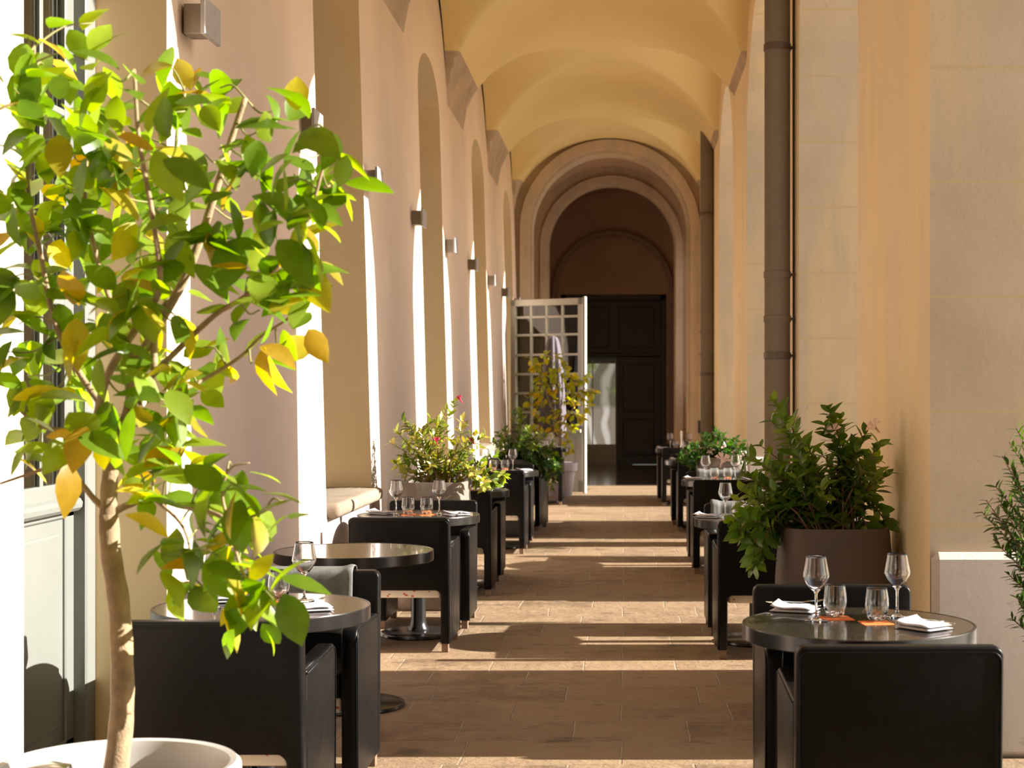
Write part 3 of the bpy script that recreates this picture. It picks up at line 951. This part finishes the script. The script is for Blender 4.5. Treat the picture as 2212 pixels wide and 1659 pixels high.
# other set tables
def setting(cx, cy, where, offs=None, full=True, nap=True, x_skip=()):
    items = [('wine_glass', -.135, -.02, 0, 'left wine glass'), ('wine_glass', .125, .02, 0, 'right wine glass'),
             ('paper_coaster', -.06, -.02, .3, 'left orange coaster'), ('paper_coaster', .055, -.03, .4, 'right orange coaster'),
             ('tumbler', -.06, -.02, 0, 'left tumbler'), ('tumbler', .055, -.03, 0, 'right tumbler'),
             ('napkin', -.24, .02, -.4, 'left folded napkin'), ('napkin', .24, -.06, .5, 'right folded napkin')]
    if full: items += [('fork', -.24, .02, .2, 'fork on the left napkin'), ('fork', .24, -.06, 2.2, 'fork on the right napkin')]
    for k, dx, dy, rz, l in items:
        if l in x_skip: continue
        ware(k, cx+dx, cy+dy, ZT+(.0016 if k == 'tumbler' else .0165 if k == 'fork' else 0), rz, l+' on '+where)
setting(-1.27, 9.68, 'the left table before the taupe planter')
setting(-1.27, 12.17, 'the left table just past the taupe planter')
setting(-1.21, 15.2, 'the left table before the grey planter', full=False)
setting(-1.20, 17.7, 'the left table beyond the grey planter', full=False)
setting(-1.14, 21.55, 'the farthest left table', full=False)
setting(.735, 9.42, 'the right table past the brown planter')
setting(.83, 13.6, 'the third right table')
setting(.82, 17.6, 'the right table beyond the far planter', full=False)
setting(.75, 21.36, 'the farthest right table', full=False)
pm = thing('pepper_mill', 'tall steel pepper mill on the farthest right table', 'pepper mill', (.775, 21.5, ZT))
bm = bmesh.new(); lathe(bm, [(.026, 0), (.027, .02), (.018, .06), (.016, .15), (.021, .19), (.019, .20)], 24); obj('mill_body', bm, M['steel'], pm, 'auto')
bm = bmesh.new(); lathe(bm, [(.019, .20), (.022, .215), (.018, .235), (.006, .245)], 24); obj('mill_cap', bm, M['steel'], pm, 'auto')

# ------------------------------------------------------------ planters
def planter(cx, cy, label, mat, h=.88, top=.235, mid=.262, bot=.215, power=4.5, rotz=0):
    t = thing('planter', label, 'planter', (cx, cy, 0), rotz)
    bm = bmesh.new()
    prof = [(bot-.01, 0), (bot, .012), (bot+.012, h*.10), (mid-.004, h*.40), (mid, h*.55), (mid-.008, h*.75), (top+.004, h-.02), (top, h), (top-.018, h), (top-.022, h-.09), (.01, h-.09)]
    lathe(bm, prof, 56, power=power, cap1=True)
    obj('planter_body', bm, mat, t, 'auto')
    bm = bmesh.new(); lathe(bm, [(top-.024, h-.088), (.12, h-.06), (.01, h-.05)], 32, power=power)
    obj('soil', bm, M['soil'], t, True)
    return t
rnd = random.Random(11)
def shrub(name, label, cx, cy, z0, Y, ends, cols, n_leaf=(10, 16), L=(.045, .075), ratio=.46, depth=.25, mat='leaf2', flowers=(), spread=.1, stem='stem', cat='shrub', baseleaf=.3, droop=.0, xmax=1.22, xmin=-1.72):
    t = thing(name, label, cat, (cx, cy, z0)); off = Vector((cx, cy, z0))
    bs = bmesh.new(); lv = Leaves()
    for e in ends:
        px, py = e[0], e[1]
        yy = Y+rnd.uniform(-depth, depth)
        tip = at(px, py, yy)
        tip.x = min(tip.x, xmax); tip.x = max(tip.x, xmin)
        b = Vector((cx+rnd.uniform(-spread, spread), cy+rnd.uniform(-spread, spread), z0-.03))
        dx = tip-b
        if tip.z < z0+.12:   # hanging stem: rise over the rim first
            m1 = b+Vector((dx.x*.45, dx.y*.5, .20)); m2 = b+Vector((dx.x*.92, dx.y*.9, max(.08, dx.z*.35+.1)))
        else:
            m1 = b+Vector((dx.x*.18, dx.y*.2, dx.z*.38)); m2 = b+Vector((dx.x*.62, dx.y*.6, dx.z*.74))
        m1 += Vector((rnd.uniform(-.03, .03), rnd.uniform(-.03, .03), 0)); m2 += Vector((rnd.uniform(-.03, .03), rnd.uniform(-.03, .03), 0))
        path = smooth_path([b, m1, m2, tip], 5)
        tube(bs, [p-off for p in path], [.006-.0042*i/(len(path)-1) for i in range(len(path))], 5)
        n = rnd.randint(*n_leaf); c0 = rnd.choice(cols)
        ln = sum((path[i+1]-path[i]).length for i in range(len(path)-1))
        n = max(5, int(1.3*n*min(1.7, ln/.40)))
        for k in range(n):
            t_ = baseleaf+(1-baseleaf)*(k+.5)/n
            fi = t_*(len(path)-1); i = min(int(fi), len(path)-2)
            p = path[i].lerp(path[i+1], fi-i); d = (path[i+1]-path[i]).normalized()
            a = k*2.4+rnd.uniform(-.5, .5)
            o1 = d.orthogonal().normalized(); o2 = d.cross(o1)
            rad = o1*math.cos(a)+o2*math.sin(a)
            for sgn in (1, -1):
                if rnd.random() < .12: continue
                ld = (rad*sgn*.9+d*.65+Vector((0, 0, .12))).normalized()
                nr = (Vector((0, 0, 1))*.7+d*.5-rad*sgn*.3+Vector((rnd.uniform(-.4, .4), rnd.uniform(-.4, .4), 0))).normalized()
                c = rnd.choice(cols) if rnd.random() < .4 else c0
                s = rnd.uniform(.75, 1.15)
                ll = rnd.uniform(*L)*(1-.35*max(0, t_-.8)/.2*.6)
                lv.add(p, ld, nr, ll, ll*ratio, tuple(x*s for x in c), rnd.uniform(.1, .4), rnd.uniform(.05, .3))
    obj('stems', bs, M[stem], t, True)
    lv.build('foliage', M[mat], t, off)
    for (px, py, kind) in flowers:
        p = at(px, py, Y-depth*.6)-off
        bm = bmesh.new()
        r = .035 if kind == 'petal_pink' else .022
        dirf = Vector((rnd.uniform(-.8, .3), -.5, .8)).normalized(); o1 = dirf.orthogonal().normalized(); o2 = dirf.cross(o1)
        tube(bm, [p-dirf*.045, p-dirf*.01, p], [.003, .006, .010], 8)
        for q in range(5):
            a = 2*PI*q/5; rd = o1*math.cos(a)+o2*math.sin(a); tg = dirf.cross(rd)
            vs = [p+rd*.008-tg*.005, p+rd*.008+tg*.005, p+rd*r*.8+tg*r*.42+dirf*.012, p+rd*r*1.25+dirf*.008, p+rd*r*.8-tg*r*.42+dirf*.012]
            bm.faces.new([bm.verts.new(v) for v in vs])
        obj('flower', bm, M[kind], t)
    return t

G_dark = [(.035, .085, .012), (.05, .11, .016), (.08, .15, .02), (.03, .07, .012)]
G_mid = [(.12, .19, .02), (.18, .25, .03), (.26, .30, .04), (.08, .14, .02)]
# right planter
planter(.953, 7.2, 'large brown tapered planter behind the nearest right table', M['pot_brown'], .88, .235, .262, .235, 5)
endsR = [(1670, 862), (1690, 900), (1662, 905), (1790, 880), (1815, 900), (1780, 915), (1710, 960), (1745, 960), (1725, 985), (1830, 950), (1870, 935), (1900, 955), (1850, 975), (1880, 985), (1935, 1000), (1960, 1020), (1955, 1050), (1925, 1040),
         (1945, 1135), (1640, 960), (1615, 985), (1650, 1000), (1600, 1015), (1625, 1035), (1590, 1080), (1630, 1070), (1580, 1130), (1610, 1120), (1598, 1165), (1640, 1215), (1628, 1238), (1655, 1180), (1668, 1150), (1735, 1185), (1870, 1190), (1800, 1010), (1835, 1020), (1860, 1040), (1720, 1030), (1690, 1040), (1775, 980), (1760, 1020), (1800, 1040), (1890, 1020), (1700, 1080), (1670, 1060), (1730, 1070), (1660, 1100), (1640, 1130), (1815, 985), (1905, 990), (1780, 1050), (1735, 1010), (1680, 1010), (1645, 1050), (1600, 1060)]
shrub('mandevilla_shrub', 'large trailing green shrub spilling from the brown planter', .953, 7.2, .80, 7.1, endsR, [(.11, .20, .025), (.16, .26, .032), (.08, .16, .02), (.24, .33, .045)], (7, 10), (.06, .095), .48, .22, xmax=1.17, flowers=[(1562, 992, 'petal_pink'), (1888, 920, 'petal_pink'), (1800, 930, 'petal_pink')], spread=.10)
# left planter
planter(-1.33, 10.96, 'large taupe planter between the left tables', M['pot_taupe'], .875, .235, .262, .235, 5)
endsL = [(840, 955), (868, 905), (855, 930), (885, 920), (912, 925), (930, 900), (950, 905), (965, 885), (985, 865), (1000, 905), (940, 945), (975, 945), (1005, 955), (1030, 935), (1050, 940), (1085, 1035), (1070, 1050), (1060, 1010), (1040, 965), (852, 1000), (862, 1020), (900, 975), (925, 965), (1075, 985), (955, 985), (990, 990), (1015, 1010), (880, 960), (905, 1000), (1035, 1040), (1050, 1055), (960, 1010), (930, 1000), (985, 1020), (895, 940), (1020, 980), (870, 985), (945, 1020)]
shrub('mandevilla_shrub', 'sunlit yellow-green shrub with red blooms in the taupe planter', -1.33, 10.96, .80, 10.9, endsL, [(.26, .29, .05), (.34, .34, .06), (.18, .24, .04), (.40, .33, .07), (.12, .18, .03)], (8, 12), (.05, .085), .42, .25, flowers=[(943, 950, 'petal_red'), (1018, 950, 'petal_red'), (992, 860, 'petal_red')], spread=.12)
# second left planter
planter(-1.2, 16.45, 'dark grey planter among the left tables', M['pot_grey'], .80, .225, .25, .2, 5)
endsL2 = [(1075, 935), (1110, 890), (1124, 884), (1098, 950), (1140, 925), (1165, 935), (1180, 940), (1200, 985), (1207, 1025), (1192, 1058), (1160, 960), (1170, 1000), (1140, 985), (1065, 955), (1090, 925), (1195, 960), (1150, 1000), (1180, 1035), (1200, 1040), (1120, 960), (1105, 985), (1130, 945), (1155, 975), (1185, 1010), (1176, 975), (1210, 1000), (1080, 990), (1120, 1000), (1150, 945), (1200, 1010), (1165, 1030)]
shrub('mandevilla_shrub', 'dark green shrub in the dark grey planter', -1.15, 16.45, .73, 16.3, endsL2, G_dark+G_mid[:3], (9, 13), (.055, .09), .5, .3, spread=.12)
# second right planter
planter(.95, 15.5, 'far right planter behind the blanket draped chair', M['pot_taupe'], .86, .235, .262, .235, 5)
endsR2 = [(1492, 958), (1518, 938), (1545, 932), (1560, 940), (1590, 945), (1605, 955), (1622, 972), (1500, 985), (1482, 1002), (1540, 955), (1580, 955), (1472, 992), (1530, 970), (1555, 965), (1600, 985), (1615, 990), (1570, 980), (1510, 1000), (1495, 1010), (1525, 990), (1548, 985), (1588, 1000), (1480, 970), (1505, 960)]
shrub('mandevilla_shrub', 'low dark shrub with pale pink flowers in the far right planter', .95, 15.5, .79, 15.4, endsR2, G_dark, (8, 12), (.06, .09), .5, .3, flowers=[(1560, 965, 'petal_pink'), (1535, 975, 'petal_pink'), (1600, 985, 'petal_pink'), (1580, 975, 'petal_pink')], spread=.12)

# oleander at the right edge
bt = planter(1.62, 5.25, 'low planter just outside the right edge', M['pot_taupe'], .45, .22, .23, .2, 5)
endsO = [(2195, 925), (2180, 955), (2165, 985), (2185, 1010), (2150, 1050), (2130, 1080), (2120, 1105), (2160, 1090), (2190, 1070), (2205, 1120), (2165, 1140), (2145, 1165), (2190, 1165), (2205, 1200), (2178, 1240), (2195, 1290), (2185, 1335), (2205, 1310), (2210, 1000), (2208, 960), (2175, 1110), (2200, 1250), (2185, 1040), (2155, 1075), (2210, 1060), (2180, 1180), (2230, 1000), (2240, 1100), (2235, 1200), (2240, 950), (2230, 1280)]
shrub('oleander', 'narrow-leaved oleander reaching in at the right edge', 1.62, 5.25, .42, 5.2, endsO, G_dark+[(.10, .13, .04)], (8, 11), (.035, .06), .26, .1, spread=.08, baseleaf=.62, xmax=9, cat='shrub')

# ------------------------------------------------------------ lemon trees
def tree(name, label, base, branches, clusters, Y, cols, L, ratio, per, r0, zspread, off_pots, mat='leaf', rs=3, reach=.08):
    rn = random.Random(rs)
    t = thing(name, label, 'tree', base); off = Vector(base)
    bs = bmesh.new(); nodes = []
    for br in branches:
        pts = [at(p[0], p[1], Y+(p[2] if len(p) > 2 else 0)) for p in br[0]]
        path = smooth_path(pts, 5); n = len(path)
        ra, rb = br[1], br[2]
        tube(bs, [p-off for p in path], [(ra+(rb-ra)*i/(n-1))*(1+.035*math.sin(i*1.7)) for i in range(n)], 10)
        nodes += [(p, rb) for p in path[n//4:]] if br[3:] != (0,) else []
    tw = bs; lv = Leaves(); nb = len(bs.faces)
    for cl in clusters:
        px, py = cl[0], cl[1]; k = cl[2] if len(cl) > 2 else per
        c = at(px, py, Y); 
        near = min(nodes, key=lambda q: (Vector((q[0].x, 0, q[0].z))-Vector((c.x, 0, c.z))).length)[0]
        c.y = near.y+rn.uniform(-zspread, zspread)
        c = at(px, py, c.y)
        dv = c-near
        mid = near+dv*.5+Vector((0, 0, -.02 if dv.z < 0 else .02))
        path = smooth_path([near, mid, c], 3)
        tube(tw, [p-off for p in path], [.0032*r0+(-.0014)*r0*i/(len(path)-1) for i in range(len(path))], 5)
        yel = max(0, min(1, (py-CY+cl[3] if len(cl) > 3 else py-520)/500))
        d0 = dv.normalized() if dv.length > .01 else Vector((0, 0, 1))
        for q in range(k+(1 if k > 2 else 0)):
            a = q*2.4+rn.uniform(-.6, .6)
            o1 = d0.orthogonal().normalized(); o2 = d0.cross(o1)
            rad = o1*math.cos(a)+o2*math.sin(a)
            ld = (rad*.9+d0*.45+Vector((0, 0, rn.uniform(-.75, .35)))).normalized()
            p = c+Vector((rn.uniform(-1, 1), rn.uniform(-1, 1), rn.uniform(-1, 1)))*reach*.35-d0*reach*.3*q/k
            nr = Vector((rn.uniform(-.8, .8), rn.uniform(-.9, .4), 1)).normalized()
            u = rn.random()
            if py > 1000 and YT > Y-1: yel = .35
            if u < .08+.34*yel: cc = cols[2] if rn.random() < .65 else cols[3]
            elif u < .62: cc = cols[0]
            else: cc = cols[1]
            s = rn.uniform(.75, 1.15); ll = rn.uniform(*L)
            lv.add(p, ld, nr, ll, ll*ratio*rn.uniform(.85, 1.1), tuple(x*s for x in cc), rn.uniform(.05, .35), rn.uniform(0, .45))
    for i, f in enumerate(bs.faces):
        if i >= nb: f.material_index = 1
    obj('trunk_and_branches', bs, [M['bark'], M['greenstem']], t, True)
    lv.build('foliage', M[mat], t, off)
    return t

YT = 3.9
potx = (250-CX)*YT/F
br = [([(246, 1700), (262, 1560), (264, 1440), (256, 1300), (240, 1200), (234, 1110)], .031, .024, 0),
      ([(234, 1120), (236, 1050), (244, 985), (262, 930)], .022, .017, 0),
      ([(262, 935), (282, 870), (286, 805), (335, 715), (395, 610), (435, 510), (470, 400), (500, 300), (530, 212)], .015, .007),
      ([(286, 810), (275, 745), (235, 640, .1), (205, 540, .15), (185, 430, .1), (190, 280, .1)], .010, .004),
      ([(244, 985), (212, 935), (214, 880), (238, 800, -.1), (300, 700, -.15), (345, 620, -.2), (330, 470, -.2), (300, 300, -.2), (290, 150, -.2)], .013, .004),
      ([(332, 800), (336, 700), (355, 660), (400, 590, .15), (385, 450, .2), (380, 300, .2), (400, 200, .2)], .009, .003),
      ([(325, 815), (390, 750, -.1), (465, 680, -.15), (530, 640, -.2), (610, 570, -.2), (665, 480, -.2), (690, 390, -.2), (715, 300, -.2)], .008, .003),
      ([(300, 870), (370, 850), (440, 820, .1), (520, 770, .1), (560, 730, .1), (620, 690, .1)], .007, .003),
      ([(212, 935), (140, 928), (90, 922), (45, 890)], .006, .003),
      ([(235, 1105), (205, 1080), (170, 1040), (120, 1010), (60, 1025), (0, 1045)], .009, .003),
      ([(236, 1110), (290, 1085), (330, 1075), (385, 1092, -.1), (450, 1105, -.2), (490, 1130, -.25), (515, 1210, -.25), (545, 1290, -.25)], .010, .003),
      ([(330, 1075), (390, 1130, -.1), (410, 1190, -.15), (400, 1230, -.15)], .005, .002),
      ([(262, 930), (180, 820, .1), (120, 700, .15), (90, 560, .1), (60, 400, .05), (70, 200, 0), (75, 100, 0)], .009, .003),
      ([(490, 1120, -.2), (480, 1060, -.2), (500, 1010, -.2), (540, 1000, -.2)], .004, .002),
      ([(490, 1130, -.2), (560, 1110, -.2), (612, 1080, -.2)], .004, .002)]
cl = [(60, 80, 5), (100, 150, 6), (30, 190), (110, 230, 6), (200, 50, 2), (190, 130, 3), (240, 165), (220, 230), (350, 135, 2), (400, 190), (475, 190), (330, 220), (400, 240), (590, 240, 2), (150, 320, 7), (70, 320), (210, 320, 7), (280, 310), (350, 320), (440, 330), (555, 285), (600, 345, 2), (100, 410, 6), (30, 400), (170, 420, 7), (250, 420, 7), (330, 410, 6), (430, 410), (520, 400), (540, 470, 4), (380, 470, 6), (300, 490, 6), (60, 490, 6), (130, 510, 6), (220, 530, 6), (180, 590, 6), (410, 550), (470, 590, 3), (340, 560, 6), (250, 630), (20, 600), (40, 700, 3), (120, 710), (190, 690), (290, 670), (540, 600, 4), (560, 670, 6), (640, 620, 5), (650, 690, 5), (600, 750, 3), (545, 780, 2), (60, 810), (120, 840), (60, 890), (170, 810, 6), (240, 750), (310, 760), (360, 770, 6), (400, 820, 6), (440, 750), (330, 850, 6), (390, 890, 6), (350, 940, 6), (300, 920), (210, 950, 3), (150, 980, 4), (80, 960, 4), (330, 1010, 6), (285, 1000), (390, 970), (360, 1040), (500, 520, 3), (600, 550), (660, 575), (690, 505), (715, 445, 5), (730, 355, 5), (765, 315, 3), (705, 270, 3), (755, 390, 4), (680, 320, 3), (650, 395, 3), (640, 480), (120, 620, 6), (80, 580), (260, 350, 7), (160, 380, 7), (200, 470, 7), (290, 560, 6), (230, 700, 6), (280, 840, 6), (430, 500, 5), (60, 260, 5), (300, 390, 6), (360, 640, 4), (400, 690, 3), (20, 470, 5), (15, 760, 4),
      (500, 1005, 3), (520, 1060, 4), (480, 1080), (560, 1105, 3), (440, 1060, 3), (500, 1140, 6), (390, 1190, 6), (410, 1240, 6), (470, 1200, 6), (520, 1190), (540, 1250, 6), (500, 1285, 6), (590, 1295, 4), (530, 1320), (450, 1150), (610, 1085, 1), (550, 1170, 3), (425, 1110, 2)]
cl = [((c[0]-38, c[1]+6)+tuple(c[2:])) if c[0] > 640 and c[1] < 560 else c for c in cl]
lt_cols = [(.135, .235, .018), (.25, .35, .035), (.46, .40, .035), (.42, .28, .028)]
pt = thing('plant_pot', 'white round pot in the bottom left corner holding the near lemon tree', 'pot', (potx, YT, 0))
bm = bmesh.new()
lathe(bm, [(.205, 0), (.215, .01), (.262, .34), (.285, .46), (.300, .475), (.305, .52), (.303, .553), (.292, .564), (.276, .560), (.268, .54), (.255, .44), (.01, .43)], 72)
obj('pot_body', bm, M['pot_white'], pt, 'auto')
bm = bmesh.new()
rr = random.Random(4)
lathe(bm, [(.258, .455), (.2, .475), (.12, .49), (.05, .495), (.01, .50)], 48)
for v in bm.verts: v.co.z += rr.uniform(-.01, .014)
obj('soil', bm, M['soil'], pt, True)
tree('lemon_tree', 'large blurred lemon tree with yellowing leaves in the left foreground', at(250, 1655, YT), br, cl, YT, lt_cols, (.075, .125), .62, 6, 1.0, .26, None, reach=.13)
# small spotlight in the pot
sp = thing('garden_spotlight', 'small polished metal spotlight in the white pot', 'spotlight', (potx-.13, YT-.13, .47))
bm = bmesh.new(); tube(bm, [(-.09, 0, .075), (-.07, .0, .085), (.02, .01, .095), (.055, .01, .092), (.065, .01, .09)], [.02, .03, .034, .03, .012], 20); obj('lamp_head', bm, M['steel'], sp, 'auto')
bm = bmesh.new(); tube(bm, [(0, 0, -.02), (0, 0, .07)], .006, 8); obj('spike', bm, M['iron'], sp)

YT2 = 22.8
p2x = -.94
pt = thing('plant_pot', 'pale lavender round pot below the small lemon tree', 'pot', (p2x, YT2, 0))
bm = bmesh.new(); lathe(bm, [(.165, 0), (.17, .01), (.222, .36), (.235, .365), (.25, .37), (.258, .47), (.25, .485), (.235, .48), (.225, .42), (.01, .41)], 40); obj('pot_body', bm, M['pot_lavender'], pt, 'auto')
bm = bmesh.new(); lathe(bm, [(.226, .42), (.01, .44)], 24); obj('soil', bm, M['soil'], pt, True)
bx = CX+p2x*F/YT2
br2 = [([(bx, 1010), (bx-2, 980), (bx, 950), (bx-2, 925)], .022, .018, 0),
       ([(bx-2, 925), (1195, 890), (1180, 850), (1165, 800), (1160, 775)], .012, .004),
       ([(bx-2, 925), (1212, 880), (1215, 830), (1205, 780)], .012, .004),
       ([(bx-2, 925), (1230, 895), (1250, 860), (1268, 820)], .010, .004),
       ([(bx-2, 930), (1185, 915), (1160, 895), (1148, 870)], .008, .004),
       ([(bx, 935), (1225, 950), (1232, 975)], .006, .003)]
rn = random.Random(8)
cl2 = [(1150, 775), (1165, 790), (1180, 770), (1205, 770), (1215, 785), (1225, 800), (1175, 805), (1155, 800), (1195, 815), (1220, 820), (1240, 820), (1175, 830), (1150, 850), (1165, 850), (1185, 845), (1205, 840), (1230, 840), (1250, 820), (1265, 810), (1270, 845), (1260, 860), (1280, 845), (1145, 870), (1160, 880), (1175, 865), (1195, 870), (1215, 865), (1240, 870), (1270, 880), (1160, 900), (1180, 900), (1205, 895), (1225, 895), (1245, 895), (1255, 905), (1165, 925), (1195, 935), (1225, 930), (1240, 920), (1150, 925), (1225, 955), (1230, 970), (1195, 800), (1170, 815), (1160, 835), (1245, 850), (1205, 920)]
tree('lemon_tree', 'small yellow-green lemon tree standing before the open cream door', (p2x, YT2, .43), br2, cl2, YT2, [(.30, .33, .03), (.42, .42, .04), (.62, .47, .05), (.55, .36, .04)], (.08, .13),   .56, 8, 1.6, .2, None, rs=9, reach=.12)

# folded parasol by the open door
pr = thing('folded_parasol', 'closed mauve-grey parasol standing behind the small lemon tree', 'parasol', (-1.06, 23.15, 0))
bm = bmesh.new()
n = 40; rings = []
for z, r in ((.85, .16), (.95, .175), (1.2, .17), (1.6, .15), (1.95, .125), (2.15, .10), (2.26, .08), (2.31, .055), (2.335, .01)):
    rings.append([bm.verts.new((r*(1+.14*math.cos(8*2*PI*i/n))*math.cos(2*PI*i/n), r*(1+.14*math.cos(8*2*PI*i/n))*math.sin(2*PI*i/n), z)) for i in range(n)])
for a, b in zip(rings, rings[1:]):
    for i in range(n): bm.faces.new((a[i], a[(i+1) % n], b[(i+1) % n], b[i]))
obj('canopy', bm, M['canvas'], pr, True)
bm = bmesh.new(); tube(bm, [(0, 0, 0), (0, 0, 2.2)], .02, 12); obj('pole', bm, M['doorwhite'], pr, True)
bm = bmesh.new(); lathe(bm, [(.2, 0), (.2, .04), (.05, .06)], 32); obj('parasol_base', bm, M['iron'], pr, 'auto')

# ------------------------------------------------------------ render look
sc.view_settings.view_transform = 'Standard'
sc.view_settings.look = 'None'
sc.view_settings.exposure = 0.02
sc.cycles.use_denoising = True
sc.cycles.max_bounces = 12; sc.cycles.diffuse_bounces = 6; sc.cycles.glossy_bounces = 5; sc.cycles.transparent_max_bounces = 24
sc.cycles.sample_clamp_indirect = 6
sc.cycles.caustics_reflective = False; sc.cycles.caustics_refractive = False
